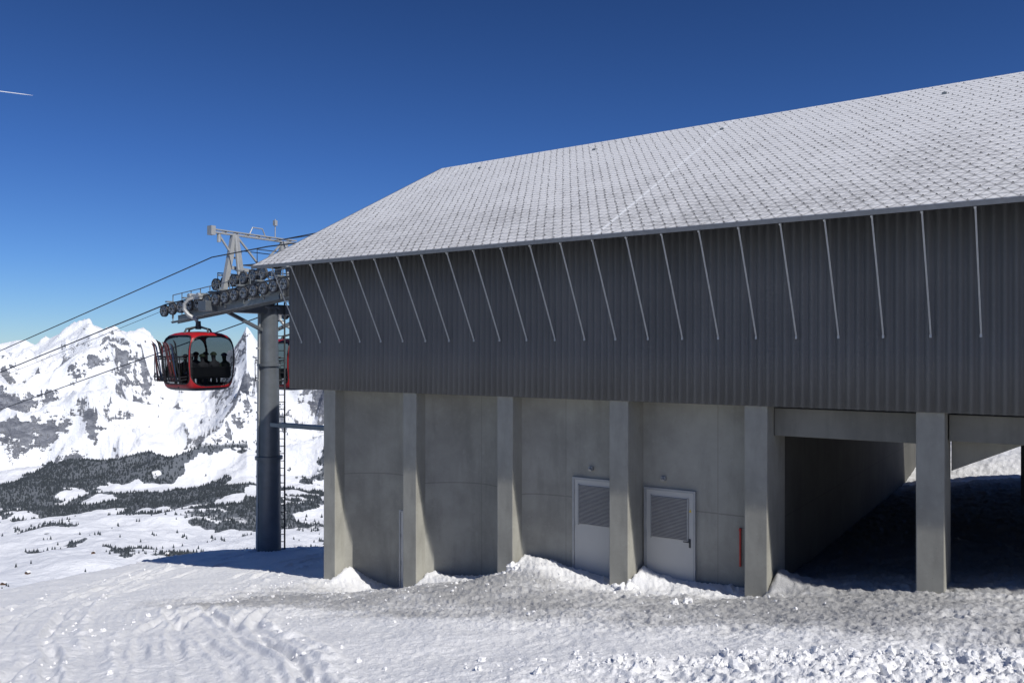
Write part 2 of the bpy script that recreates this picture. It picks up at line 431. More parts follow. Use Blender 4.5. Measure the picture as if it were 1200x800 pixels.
def conifers():
    n=46000
    azr=rng.uniform(rad(-36),rad(-11.5),n);r=np.sqrt(rng.uniform(1500**2,6800**2,n))
    x=r*np.sin(azr);y=r*np.cos(azr)
    z=far_z(x,y)
    f=forest_mask(x,y,z)
    sc=.022*ss(1500,2000,y)*ss(5200,4400,y)*np.clip(5*fbm(x/200,y/200,3,99)-.6,0,5)
    keep=rng.random(n)<np.clip(f*1.1-.12,0,.8)+sc
    x=x[keep];y=y[keep];z=z[keep];m=len(x)
    h=rng.uniform(9,19,m)*np.interp(y,[1500,4500],[.5,1.2]);w=h*rng.uniform(.26,.36,m)
    V=np.zeros((m,6,3));F=np.zeros((m,5,3),int)
    for j in range(5):
        t=2*math.pi*j/5
        V[:,j,0]=x+w*math.cos(t);V[:,j,1]=y+w*math.sin(t);V[:,j,2]=z-1
    V[:,5,0]=x;V[:,5,1]=y;V[:,5,2]=z+h
    b=np.arange(m)*6
    for j in range(5):F[:,j]=np.stack([b+j,b+(j+1)%5,b+5],-1)
    me=bpy.data.meshes.new('forest');me.from_pydata(V.reshape(-1,3).tolist(),[],F.reshape(-1,3).tolist());me.materials.append(TREE)
    o=link('forest',me);o['kind']='stuff';o['label']='dark conifer forest on the snowy valley slopes';o['category']='forest'
conifers()
cm=MB();cm.box(-6,6,-5,5,-4,5,0);cm.prism_xz([(-7.5,4.6),(0,9),(7.5,4.6),(7.5,5.4),(0,9.9),(-7.5,5.4)],-6,6,1)
cme=cm.mesh('chalet',[WOOD,SNOW])
for i in range(22):
    aa=rad(random.uniform(-34.5,-17));r=random.uniform(2150,3400);xx=r*math.sin(aa);yy=r*math.cos(aa)
    zz=float(far_z(np.array([xx]),np.array([yy]))[0])
    thing('chalet','dark timber chalet with snowy roof in the valley','house',T(xx,yy,zz)@Matrix.Rotation(random.uniform(0,3),4,'Z'),'chalets scattered over the valley slope',cme)
def clods():
    bm=bmesh.new();bmesh.ops.create_icosphere(bm,subdivisions=2,radius=1)
    bv=np.array([v.co[:] for v in bm.verts]);bf=np.array([[v.index for v in f.verts] for f in bm.faces]);bm.free()
    V=[];F=[];o=0
    pts=[]
    for i in range(750):
        bx=7-abs(random.gauss(0,3.2));by=8.7-.16*bx+random.gauss(-.25,.33)
        if bx>-.5:pts.append((bx,by,abs(random.gauss(0,.018))+.009))
    for i in range(260):
        s=random.uniform(1,14.5);t=-abs(random.gauss(0,1.))*2.2-.2
        pts.append((LX+s*DX+t*NX,LY+s*DY+t*NY,abs(random.gauss(0,.011))+.007))
    for s0,t0,n in((10.2,-.15,16),(7.7,-.3,7),(12.0,-1.8,3)):
        for i in range(n):
            s=s0+random.gauss(0,.22);t=t0+random.gauss(0,.15);pts.append((LX+s*DX+t*NX,LY+s*DY+t*NY,abs(random.gauss(0,.035))+.025))
    for i in range(360):
        q=random.random();P,wd=((P1,2.3),(P3,2.2),(P2,1.5))[i%3];k=random.randrange(len(P)-1);p=P[k]*(1-q)+P[k+1]*q
        pts.append((p[0]+random.choice((-1,1))*random.gauss(wd,.2),p[1],abs(random.gauss(0,.012))+.007))
    pts=np.array(pts)
    zz=ground_z(pts[:,0],pts[:,1])
    for (x,y,sz),z0 in zip(pts,zz):
        jit=1+.2*rng.standard_normal((len(bv),1))
        ax=bv*jit*sz*rng.uniform(.7,1.35,3)
        t=random.random()*6.28;c,s=math.cos(t),math.sin(t)
        R=np.array([[c,-s,0],[s,c,0],[0,0,1]])
        V.append(ax@R.T+np.array([x,y,z0+sz*.25]));F.append(bf+o);o+=len(bv)
    me=bpy.data.meshes.new('snow_clods');me.from_pydata(np.concatenate(V).tolist(),[],np.concatenate(F).tolist());me.materials.append(SNOW)
    o_=link('snow_clods',me);o_['kind']='stuff';o_['label']='loose lumps of ploughed snow on the ground';o_['category']='snow'
clods()
# ------------------------------------------------------------------ building
B=thing('cable_car_station','large station with dark corrugated cladding on concrete columns and snowy roof','building',M)
SE=32.0
ZB=-1.0
mb=MB()
per=.155;n=int(SE/per*8)
xs=np.linspace(0,SE,n+1);sn=np.sin(xs/per*2*math.pi);prof=.028*np.sign(sn)*np.abs(sn)**.9
rows=[ZB,.0,1.2,2.66]
vv=[];ff=[]
for k,zz in enumerate(rows):
    vv+=[(float(a_),float(p_)-.03,zz) for a_,p_ in zip(xs,prof)]
for k in range(len(rows)-1):
    for i in range(n):
        a_=k*(n+1)+i;ff.append((a_,a_+1,a_+n+2,a_+n+1))
mb.add(vv,ff)
w=part(B,'wall_cladding',mb,MK,True,recalc=False);w['label']='dark grey corrugated wall cladding'
sd=w.modifiers.new('t','SOLIDIFY');sd.thickness=.01;sd.offset=-1
mb=MB()
mb.box(.02,SE,.03,.20,-.96,2.62)
mb.box(.02,SE,13.3,13.5,-.98,2.62)
mb.box(SE-.2,SE-.01,.21,13.29,-.98,2.6)
mb.box(0.02,.2,.21,1.4,-.98,2.7);mb.box(.02,.2,12.2,13.29,-.98,2.7)
part(B,'wall',mb,SOFF)
mb=MB()
vv=[(.05,.4,2.7),(.05,6.75,6.0),(.05,13.1,2.7),(.25,.4,2.7),(.25,6.75,6.0),(.25,13.1,2.7)]
mb.add(vv,[(0,1,2),(5,4,3),(0,3,4,1),(1,4,5,2),(2,5,3,0)])
part(B,'gable_wall',mb,MK)
mb=MB();mb.box(.05,12.9,.22,13.28,-1.02,-.975);mb.box(12.97,SE-.03,.92,13.28,-1.28,-1.03);mb.box(12.97,14.3,13.285,19.2,-1.28,-1.03)  # last box is an added unseen strip that keeps sun off the passage wall
part(B,'floor_slab_and_shade',mb,MC_SHADE)  # slab uses the concrete with painted-in shade
dt=(RT-ET)/NC;dz=(RZ-EZ)/NC;L_=math.hypot(dt,dz);nx,nz=-dz/L_,dt/L_
TILT=.004
def tz(s,t):return TILT*max(0,s)*max(0,(t-ET)/(RT-ET)) if t<=RT else TILT*max(0,s)*max(0,(13.9-t)/(13.9-RT))
prof=[]
for i in range(NC):
    t0=ET+i*dt;z0=EZ+i*dz
    prof.append((t0+nx*.008,z0+nz*.008));prof.append((t0+dt,z0+dz))
prof.append((RT,RZ+.01))
prof+= [(13.9,2.6),(13.9,2.52),(RT,RZ-.10),(ET+.02,EZ-.065)]
n=len(prof);S0=-.18
vv=[(S0,a_,b_) for a_,b_ in prof]+[(SE+.4,a_,b_+tz(SE+.4,a_)) for a_,b_ in prof]
ff=[tuple(range(n)),tuple(range(2*n-1,n-1,-1))]+[(i,n+i,n+(i+1)%n,(i+1)%n) for i in range(n)]
mb=MB();mb.add(vv,ff)
roof=part(B,'roof',mb,MR,label='pitched shingle roof with a thin dusting of snow')
mb=MB()
mb.box(S0-.02,SE+.4,ET-.03,ET-.006,EZ-.085,EZ-.012)
mb.beam((S0-.02,ET,EZ-.04),(S0-.02,RT,RZ-.04),.025,.09)
mb.beam((S0-.02,RT,RZ-.04),(S0-.02,13.9,2.56),.025,.09)
part(B,'roof_edge_trim',mb,TRIM)
mb=MB()
for i in range(NC):
    for j in range(int(SE/GS)):
        s=(j+.5*(i%2))*GS+random.gauss(0,.012)
        if random.random()<.12 or s<.05:continue
        c=(i+.15+random.gauss(0,.06))
        t=ET+c*dt;z=EZ+c*dz+.004+tz(s,t)
        hw=.026*random.uniform(.75,1.25);h=.022*random.uniform(.5,1.4)
        up=(dt/L_*.045,dz/L_*.045)
        mb.add([(s-hw,t,z),(s+hw,t,z),(s,t+nx*h,z+nz*h),(s,t+up[0],z+up[1])],[(0,1,2),(1,3,2),(3,0,2)])
o=part(B,'snow_guards',mb,GUARD,recalc=False);o['kind']='stuff'
for s in (2.1,6.2,10.0,15.2):
    mb=MB();t=RT-.9;z=EZ+(t-ET)*(RZ-EZ)/(RT-ET)+tz(s,t)
    mb.box(s-.05,s+.05,t-.04,t+.04,z-.02,z+.04);mb.cyl((s,t,z),(s,t,z+.06),.02,.02,8)
    part(B,'roof_hatch',mb,MSTEEL,bevel=.006)
st0=None
for i in range(-14,23):
    s=16.37-.72*i
    if s>SE-.3 or s<.2:continue
    if st0 is None:
        mb=MB()
        mb.beam((0,ET+.05,EZ-.10),(0,-.075,.28),.007,.028)
        mb.beam((.010,ET+.05,EZ-.10),(.010,-.075,.28),.020,.006,up=(0,1,.5))
        mb.box(-.012,.022,-.085,-.062,.23,.285);mb.box(-.010,.02,ET+.02,ET+.08,EZ-.115,EZ-.085)
        st0=mb.mesh('strut',[GALV])
    o=link('strut',st0,B,T(s,0,0))
mb=MB()
for i in range(-14,23):
    s=16.37-.72*i
    if .2<s<SE-.3:mb.beam((s,ET+.08,EZ-.09),(s,.0,EZ-.10+1.0*.507),.05,.05)
o=part(B,'eave_brackets',mb,DSTEEL);o['kind']='stuff'
mb=MB();mb.box(1.35,12.89,1.16,19.0,-9.5,-1.03)
part(B,'concrete_wall',mb,MC,bevel=.015)
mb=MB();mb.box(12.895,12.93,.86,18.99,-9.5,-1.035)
part(B,'side_wall_shade',mb,MC_SHADE)  # dark sheet over the concrete, painting in the shade of the passage
for k in range(4):
    a0=COLS[k]+CW-.005;a1=COLS[k+1]+.005
    poly=[]
    for j in range(33):
        u=j/32;s=a0+(a1-a0)*u
        if k<2:t=.36+.72*math.sin(math.pi*u)**.75
        elif k==2:
            v_=min(1,(s-a0)/1.1);t=.75-.36*(1-math.sqrt(max(0,1-(1-v_)**2)))
        else:t=.75
        poly.append((s,t))
    poly+=[(a1,1.18),(a0,1.18)]
    mb=MB();mb.prism_xy(poly,-9.5,-1.035)
    part(B,'wall_panel',mb,MC,True,label='smooth concave concrete wall bay' if k<2 else None)
for c in COLS:
    mb=MB();mb.box(0,CW,.03,1.17 if c<14 else .85,-9.5,-.985)
    o=part(B,'column',mb,MCC,bevel=.018);o.location=(c,0,0)
for c in COLS[7:]:
    mb=MB();mb.box(0,.4,12.7,13.2,-9.5,-1.3);o=part(B,'column',mb,MCC,bevel=.018);o.location=(c,0,0)
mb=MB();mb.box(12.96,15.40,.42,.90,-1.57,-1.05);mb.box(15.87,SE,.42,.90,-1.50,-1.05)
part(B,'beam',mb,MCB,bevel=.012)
mb=MB();mb.prism_xz([(15.85,-1.3),(18.3,-1.3),(18.3,-1.32),(17.3,-1.36),(15.85,-2.06)],.95,1.35)
part(B,'haunch',mb,MCC,bevel=.012)
mb=MB();mb.box(16.5,16.72,10.1,10.3,-6,-1.3)
part(B,'steel_post',mb,DSTEEL)
def door(s0,s1,zt,zb,louv,label,pm=None,dy=0):
    mb=MB();mb.box(s0+.05,s1-.05,.705,.745,zb,zt-.05)
    d=part(B,'door',mb,pm or DOORM,label=label,bevel=.006)
    d.location=(0,dy,0)
    mb=MB();mb.box(s0,s0+.05,.69,.752,zb,zt);mb.box(s1-.05,s1,.69,.752,zb,zt);mb.box(s0+.0501,s1-.0501,.69,.752,zt-.05,zt)
    part(d,'door_frame',mb,LSTEEL)
    if louv:
        mb=MB();a,b_=s0+.17,s1-.17;z1=zt-.17;z0=z1-.85
        mb.box(a,b_,.698,.704,z0,z1,2)
        k=30
        for i in range(k):
            zz=z0+(i+.5)*(z1-z0)/k
            mb.beam((a,.684,zz),(b_,.684,zz),.022,.007,0,up=(0,.9,1))
        mb.box(a-.02,a,.675,.7035,z0-.02,z1+.02,1);mb.box(b_,b_+.02,.675,.7035,z0-.02,z1+.02,1)
        part(d,'louvre',mb,[LOUV,LSTEEL,LBACK])
    mb=MB();mb.box(s1-.14,s1-.10,.695,.7045,zb+.98,zb+1.16);mb.tube([(s1-.12,.70,zb+1.1),(s1-.12,.65,zb+1.1),(s1-.24,.65,zb+1.1)],.011,6)
    part(d,'handle',mb,DSTEEL)
    for zz in(.3,1.1,1.8):
        mb=MB();mb.cyl((s0+.05,.69,zb+zz),(s0+.05,.69,zb+zz+.1),.014,.014,6);part(d,'hinge',mb,LSTEEL)
    return d
door(8.44,9.66,-2.76,-4.95,True,'grey metal door with a ventilation louvre')
dd=door(10.17,11.30,-2.82,-4.95,True,'grey metal door with a large louvre and yellow sticker')
mb=MB();mb.add([(11.16,.7,-3.25),(11.22,.7,-3.25),(11.19,.7,-3.19)],[(0,1,2)]);part(dd,'warning_sticker',mb,YEL)
door(3.22,3.98,-4.08,-6.6,False,'narrow plain pale service door',PDOOR,.12)
for s,zz in((8.9,-2.55),(10.6,-2.62)):
    mb=MB();mb.box(s-.05,s+.05,.69,.748,zz-.04,zz+.04);mb.cyl((s,.69,zz),(s,.66,zz-.03),.035,.045,10)
    part(B,'wall_lamp',mb,LSTEEL)
mb=MB();mb.box(12.20,12.225,.70,.747,-4.2,-3.45);mb.box(12.195,12.23,.69,.7475,-3.50,-3.45)
part(B,'marker_strip',mb,REDP,label='red marker strip fixed to the concrete wall')
# ------------------------------------------------------------------ lift tower
ts,tt=-7.5,5.42
TW=thing('lift_tower','tall grey steel tubular lift tower with sheave wheels and gantry','tower',M@T(ts,tt,-8.6))
O=8.6
mb=MB()
mb.tube([(0,0,-1),(0,0,O-4.0)],[.47,.43],28);mb.tube([(0,0,O-3.98),(0,0,O-.5)],[.41,.37],28);mb.tube([(0,0,O-.49),(0,0,O+1.75)],[.36,.32],28)
mb.cyl((0,0,O-4.06),(0,0,O-3.94),.51,.51,28);mb.cyl((0,0,O-.54),(0,0,O-.45),.44,.44,28);mb.cyl((0,0,O+1.6),(0,0,O+1.7),.42,.42,28)
part(TW,'mast',mb,STEEL,True)
mb=MB();mb.beam((-.13,-.45,.5),(-.10,-.37,O+1.5),.10,.05);  # pale strip added to imitate the brighter lit side of the mast
for i in range(7):
    zz=1.5+i*1.2;mb.box(-.18,-.06,-.46,-.32,zz,zz+.06)
part(TW,'mast_lit_strip',mb,LSTEEL)
mb=MB()
lx,ly=.14,.46
for a_ in(-.15,.15):mb.tube([(lx+a_*.8,ly+a_*.5,.6),(lx+a_*.8,ly+a_*.5,O+1.9)],.032,6)
for i in range(34):
    zz=.8+i*.28;mb.tube([(lx-.12,ly-.075,zz),(lx+.12,ly+.075,zz)],.017,5)
for i in range(9):
    zz=1.2+i*.9;mb.tube([(0.05,.25,zz),(lx,ly,zz)],.025,5)
part(TW,'ladder',mb,DSTEEL)
mb=MB();mb.box(-.22,.22,-2.9,2.9,O+1.42,O+1.78);mb.beam((0,-.3,O+.8),(0,-1.9,O+1.45),.14,.12);mb.beam((0,.3,O+.8),(0,1.9,O+1.45),.14,.12)
part(TW,'crossarm',mb,STEEL,bevel=.02)
G=MB()
z1=O+4.30
G.box(-.08,.08,-2.45,1.3,z1-.10,z1-.045);G.box(-.08,.08,-2.45,1.3,z1+.01,z1+.05)
for i in range(15):
    y0=-2.4+i*.245;G.beam((0,y0,z1-.06),(0,y0+.245,z1+.02) if i%2 else (0,y0,z1+.02),.10,.03)
G.box(-.12,.12,-2.60,-2.42,z1-.18,z1+.14)
for tc in(-1.55,.7):
    G.prism_yz([(tc-.62,O+1.80),(tc-.44,O+1.80),(tc+.08,z1-.10),(tc-.12,z1-.10)],-.08,.08)
    G.prism_yz([(tc+.42,O+1.80),(tc+.56,O+1.80),(tc+.14,z1-.10),(tc-.02,z1-.10)],-.075,.075)
    G.beam((-.5,tc-.1,O+1.80),(-.05,tc,z1-.10),.08,.08);G.beam((.5,tc-.1,O+1.80),(.05,tc,z1-.10),.08,.08)
    G.beam((0,tc-.4,O+2.7),(0,tc+.35,O+2.7),.08,.08);G.beam((0,tc-.22,O+3.4),(0,tc+.22,O+3.4),.06,.06)
G.beam((0,-2.2,z1-.14),(0,-1.7,z1-.75),.06,.06)
G.beam((0,-1.9,O+3.05),(0,1.0,O+2.85),.12,.12)
G.beam((0,-1.4,z1-.15),(0,.6,O+2.2),.06,.06)
G.beam((0,.6,z1-.15),(0,-1.4,O+2.2),.06,.06)
G.cyl((0,-2.2,z1-.4),(0,-2.2,z1-.1),.07,.07,8)
G.tube([(0,.3,z1),(0,.3,z1+.75)],.02,6);G.box(-.06,.06,.24,.36,z1+.5,z1+.7)
G.tube([(0,-.9,z1),(0,-.75,z1+.3),(0,-.3,z1+.3),(0,-.15,z1)],.025,6)
part(TW,'gantry',G,LSTEEL)
def ropez(q):
    return float(np.interp(q,[-15,-4,2.6,60,800],[2.75,2.43,1.74,1.74-.2095*57.4,1.74-.2095*797.4]))
def wheel(r=.22):
    m=MB()
    k=28;V=[];F=[]
    for j in range(k):
        t=2*math.pi*j/k;c,s=math.cos(t),math.sin(t)
        for rr_,yy in((r,-.05),(r,.05),(r*.78,.05),(r*.78,-.05)):V.append((rr_*c,yy,rr_*s))
    for j in range(k):
        q=(j+1)%k
        for e in range(4):F.append((j*4+e,q*4+e,q*4+(e+1)%4,j*4+(e+1)%4))
    m.add(V,F,0)
    m.cyl((0,-.03,0),(0,.03,0),r*.80,r*.80,20,1);m.cyl((0,-.09,0),(0,.09,0),.05,.05,10,2)
    for j in range(6):
        a_=j*2*math.pi/6;m.cyl((r*.5*math.cos(a_),-.034,r*.5*math.sin(a_)),(r*.5*math.cos(a_),.034,r*.5*math.sin(a_)),.028,.028,8,0)
    return m.mesh('sheave',[RUB,LSTEEL,DSTEEL],True)
WM=wheel()
def train(yoff,name='sheave_assembly',qa=-4.2,qb=2.9,nw=14,zadd=0):
    mb=MB();e=O+zadd
    k=nw;qs=[qa+(qb-qa)*(i+.5)/k for i in range(k)]
    for i in range(0,k,2):
        for sy in(.10,.16):
            mb.beam((-qs[i],yoff+sy,e+ropez(qs[i])-.25),(-qs[i+1],yoff+sy,e+ropez(qs[i+1])-.25),.03,.10)
    for i in range(0,k-3,4):
        a_=(qs[i]+qs[i+1])/2;b_=(qs[i+2]+qs[i+3])/2
        mb.beam((-a_,yoff+.2,e+ropez(a_)-.38),(-b_,yoff+.2,e+ropez(b_)-.38),.06,.14)
    a_=qs[1];b_=qs[-2]
    mb.beam((-a_,yoff+.27,e+ropez(a_)-.54),(-b_,yoff+.27,e+ropez(b_)-.54),.10,.18)
    for i in range(0,k-1,2):
        q=(qs[i]+qs[i+1])/2;mb.beam((-q,yoff+.18,e+ropez(q)-.54),(-q,yoff+.18,e+ropez(q)+.10),.05,.05)
        mb.box(-q-.06,-q+.06,yoff-.1,yoff+.2,e+ropez(q)+.05,e+ropez(q)+.10)
    A=part(TW,name,mb,MSTEEL)
    for q in qs:link('sheave',WM,A,T(-q,yoff,e+ropez(q)-.22))
train(-2.62);train(2.6)
train(-1.85,qa=-2.2,qb=.9,nw=6,zadd=.72)
for yo in(-2.15,3.15):
    mb=MB()
    mb.beam((-2.9,yo+.12,O+1.12),(4.0,yo+.12,O+1.85),.34,.02)
    for i in range(2):mb.beam((-2.9,yo+.25*i,O+1.09),(4.0,yo+.25*i,O+1.82),.03,.06)
    for i in range(13):
        q=-2.8+i*.56;zz=O+1.13+(q+2.8)*.107
        mb.tube([(q,yo-.02,zz),(q,yo-.02,zz+1.0)],.018,5)
    for h_ in(.33,.66,1.0):mb.tube([(-2.8,yo-.02,O+1.12+h_),(4.0,yo-.02,O+1.84+h_)],.018,5)
    part(TW,'walkway',mb,MSTEEL)
mb=MB()
mb.box(-.9,.9,-1.6,1.0,O+1.98,O+2.02)
for a_ in(-.9,.9):
    mb.tube([(a_,-1.6,O+2.0),(a_,-1.6,O+2.9),(a_,1.,O+2.9),(a_,1.,O+2.0)],.022,5);mb.tube([(a_,-1.6,O+2.45),(a_,1.,O+2.45)],.018,5)
    for b_ in(-.95,-.3,.35):mb.tube([(a_,b_,O+2.0),(a_,b_,O+2.9)],.018,5)
mb.box(-.35,.1,-.9,-.5,O+2.02,O+2.6);mb.box(.2,.5,.2,.6,O+2.02,O+2.5);mb.box(-.6,-.3,.1,.5,O+2.02,O+2.4)
mb.box(-.5,.5,-2.3,-1.65,O+2.1,O+2.16);mb.beam((-.4,-2.3,O+1.8),(.5,-.5,O+2.9),.06,.06);mb.beam((.4,-2.3,O+1.8),(-.5,-.3,O+3.0),.06,.06)
mb.box(-.45,.45,-.9,.9,O+3.2,O+3.23)
mb.tube([(-.45,-.9,O+3.2),(-.45,-.9,O+3.75),(-.45,.9,O+3.75),(-.45,.9,O+3.2)],.018,5);mb.tube([(.45,-.9,O+3.2),(.45,-.9,O+3.75),(.45,.9,O+3.75),(.45,.9,O+3.2)],.018,5)
part(TW,'service_platform',mb,DSTEEL)
def rope(pts,r,label):
    o=thing('haul_rope',label,'cable',M@T(*pts[0]),'ropes of the lift line')
    m=MB();b0=Vector(pts[0]);m.tube([Vector(p)-b0 for p in pts],r,8)
    link('rope',m.mesh('rope',[DSTEEL],True),o);return o
for yo,lb in((-2.62,'thick dark steel haul rope running over the near sheaves'),(2.6,'thick dark steel haul rope running over the far sheaves')):
    rope([(ts-q,tt+yo,ropez(q)+.0) for q in(-15,-8,-4,-2,0,1.5,2.6,6,20,60,200,800)],.026,lb)
sl=.2095
rope([(ts+12,tt-1.85,3.7),(ts+2.2,tt-1.85,3.62),(ts-.9,tt-1.85,3.45+.0),(ts-60,tt-1.85,3.45-60*sl*.985),(ts-800,tt-1.85,3.45-800*sl)],.022,'dark steel rope running above the sheave wheels')
rope([(ts+.0,tt-.2,3.1),(ts-40,tt-.2,3.1-40*sl*1.01),(ts-800,tt-.2,3.1-800*sl)],.010,'thin signal cable below the main ropes')
rope([(ts,tt+.6,4.3),(ts+7.8,tt+.6,4.7)],.02,'dark cable from the gantry to the station')
rope([(ts,tt+.2,4.2),(ts+7.8,tt+.2,4.4)],.014,'thin cable from the gantry to the station')
fb=thing('footbridge','narrow grey steel footbridge between lift tower and station','bridge',M@T(-7.0,5.4,-2.7))
mb=MB();mb.box(0,8.3,-.30,.30,-.03,.03);part(fb,'deck',mb,MSTEEL)
mb=MB();mb.box(0,8.3,-.34,-.302,-.08,.06);part(fb,'side_beam',mb,MSTEEL)
# ------------------------------------------------------------------ gondola
ZS=[0,.03,.08,.16,.28,.42,.6,.8,1.0,1.2,1.4,1.58,1.74,1.87,1.97,2.05,2.10,2.12]
WN=[.60,.74,.84,.91,.955,.985,1.01,1.03,1.04,1.04,1.03,1.01,.97,.91,.81,.64,.42,.0]
WU=[.66,.76,.83,.87,.90,.92,.93,.94,.95,.95,.945,.93,.90,.86,.78,.65,.44,.0]
def gondola(mw,label,group):
    G0=thing('gondola',label,'gondola',mw,group)
    nz,na=96,176
    zz=np.interp(np.linspace(0,1,nz),np.linspace(0,1,len(ZS)),ZS)
    wn=np.interp(zz,ZS,WN);wu=np.interp(zz,ZS,WU)
    th=np.linspace(0,2*np.pi,na,endpoint=False)
    ex=2/7.0
    cx=np.sign(np.cos(th))*np.abs(np.cos(th))**ex;cy=np.sign(np.sin(th))*np.abs(np.sin(th))**ex
    V=np.stack([wu[:,None]*cx[None,:],wn[:,None]*cy[None,:],np.repeat(zz[:,None],na,1)],-1)
    parts={'cabin_shell':MB(),'window':MB(),'window.b':MB(),'window.c':MB(),'window.d':MB(),'window_frame':MB(),'roof_panel':MB()}
    Vf=V.reshape(-1,3)
    fl={k:[] for k in parts}
    for i in range(nz-1):
        for j in range(na):
            q=(j+1)%na;f=(i*na+j,i*na+q,(i+1)*na+q,(i+1)*na+j)
            c=Vf[list(f)].mean(0);x,y,z=c
            end=abs(x)/max(np.interp(z,ZS,WU),.1)>abs(y)/max(np.interp(z,ZS,WN),.1)
            key='cabin_shell'
            if end:
                e=(abs(y)/.96)**3.6+(abs(z-1.06)/.92)**3.6
                if e<.86:key='window' if x>0 else 'window.b'
                elif e<.97:key='window_frame'
            else:
                e=(abs(x)/.83)**7+(abs(z-1.10)/.88)**7
                if e<.8:key='window.c' if y>0 else 'window.d'
                elif e<1.0:key='window_frame'
                if e<.8 and abs(x)<.03:key='window_frame'
            if z>2.09:key='roof_panel'
            if z<.10:key='window_frame'
            fl[key].append(f)
    for k,m in parts.items():
        used=sorted({a_ for f in fl[k] for a_ in f});mp={a_:i for i,a_ in enumerate(used)}
        m.add([tuple(Vf[a_]) for a_ in used],[tuple(mp[a_] for a_ in f) for f in fl[k]])
        mat={'cabin_shell':RED,'window_frame':BLK,'roof_panel':BLK}.get(k,MGL)
        me=m.mesh(k.split('.')[0],[mat],True,False)
        o=link(k.split('.')[0],me,G0)
        if mat is not MGL:
            sd=o.modifiers.new('t','SOLIDIFY');sd.thickness=.04;sd.offset=-1
    m=MB();m.box(-.7,.7,-.62,.62,.10,.16);part(G0,'floor',m,BLK)
    for sx in(-1,1):
        m=MB();m.box(sx*.62-.16,sx*.62+.16,-.82,.82,.44,.52);m.box(sx*.80-.03,sx*.80+.03,-.82,.82,.5,.86);part(G0,'bench',m,BLK,bevel=.02)
    m=MB()
    m.tube([(.62,0,1.98),(.55,0,2.2),(0,0,2.32),(-.55,0,2.2),(-.62,0,1.98)],.04,8)
    m.tube([(0,-.62,1.98),(0,-.5,2.2),(0,0,2.30),(0,.5,2.2),(0,.62,1.98)],.04,8)
    m.cyl((0,0,2.2),(0,0,2.5),.11,.09,10)
    part(G0,'carrying_frame',m,DSTEEL,True)
    m=MB()
    m.tube([(0,-.02,2.4),(-.05,-.05,2.55),(-.28,-.22,2.72),(-.42,-.3,2.92),(-.40,-.3,3.12),(-.25,-.22,3.28),(-.1,-.05,3.36)],[.06,.07,.075,.075,.07,.065,.06],8)
    m.box(-.38,.28,-.14,.06,3.28,3.46);m.cyl((.22,-.2,3.42),(.22,.1,3.42),.09,.09,10);m.cyl((-.32,-.2,3.42),(-.32,.1,3.42),.09,.09,10)
    part(G0,'hanger',m,LSTEEL,True)
    for sx in(-.42,.42):
        m=MB()
        for z0 in(.42,.52,1.15,1.25):m.tube([(sx-.34,-1.0,z0),(sx-.34,-1.28,z0-.03),(sx+.34,-1.28,z0-.03),(sx+.34,-1.0,z0)],.018,6)
        for xx in(sx-.34,sx+.34):m.tube([(xx,-1.28,.39),(xx,-1.28,1.24)],.016,5)
        for k in range(5):
            xx=sx-.28+k*.14;m.tube([(xx,-1.06,.36),(xx,-1.30,.34),(xx,-1.28,.62)],.014,5);m.tube([(xx,-1.04,1.2),(xx,-1.28,1.18)],.012,5)
        part(G0,'ski_rack',m,BLK)
    return G0
SKIM=MB()
pth=[(0,0,0),(0,.012,.1),(0,.0,.5),(0,.0,1.2),(0,-.01,1.55),(0,-.05,1.66),(0,-.10,1.72)]
wd=[.05,.055,.04,.045,.055,.045,.015]
vv=[];ff=[]
for (a_,b_,c_),w_ in zip(pth,wd):vv+=[(-w_,b_,c_),(w_,b_,c_),(w_,b_+.014,c_),(-w_,b_+.014,c_)]
for i in range(len(pth)-1):
    for j in range(4):ff.append((i*4+j,i*4+(j+1)%4,i*4+4+(j+1)%4,i*4+4+j))
ff+=[(3,2,1,0),(24,25,26,27)];SKIM.add(vv,ff)
skimeshes=[SKIM.mesh('ski',[mm]) for mm in(BLK,simple('ski_blue',(.03,.06,.14),.3),simple('ski_dark_red',(.18,.03,.03),.3),simple('ski_grey',(.25,.25,.26),.3))]
def person_mesh(pose):
    J=[((0,0,.10),.15),((0,-.03,.28),.145),((0,-.02,.46),.165),((0,0,.58),.075),((0,.02,.66),.07),((0,.03,.75),.098),((0,.02,.85),.075),
       ((.17,-.02,.50),.075),((.25,.05,.28),.06),((.14,.26,.20),.045),((.09,.33,.21),.04),
       ((-.17,-.02,.50),.075),((-.25,.05,.28),.06),((-.14,.26,.20),.045),((-.09,.33,.21),.04),
       ((.10,.06,.07),.10),((.14,.42,.08),.075),((.14,.45,-.30),.06),((.14,.60,-.35),.045),
       ((-.10,.06,.07),.10),((-.14,.42,.08),.075),((-.14,.45,-.30),.06),((-.14,.60,-.35),.045)]
    E=[(0,1),(1,2),(2,3),(3,4),(4,5),(5,6),(2,7),(7,8),(8,9),(9,10),(2,11),(11,12),(12,13),(13,14),(0,15),(15,16),(16,17),(17,18),(0,19),(19,20),(20,21),(21,22)]
    me=bpy.data.meshes.new('person_base');me.from_pydata([j[0] for j in J],E,[])
    o=bpy.data.objects.new('person_base',me);COL.objects.link(o)
    o.modifiers.new('s','SKIN')
    for v_,j in zip(me.skin_vertices[0].data,J):v_.radius=(j[1],j[1]*.9)
    me.skin_vertices[0].data[0].use_root=True
    sb=o.modifiers.new('ss','SUBSURF');sb.levels=1
    dg=bpy.context.evaluated_depsgraph_get();res=bpy.data.meshes.new_from_object(o.evaluated_get(dg))
    bpy.data.objects.remove(o);res.polygons.foreach_set('use_smooth',[True]*len(res.polygons));return res,J[5][0]
PM={'seated':person_mesh('seated')}
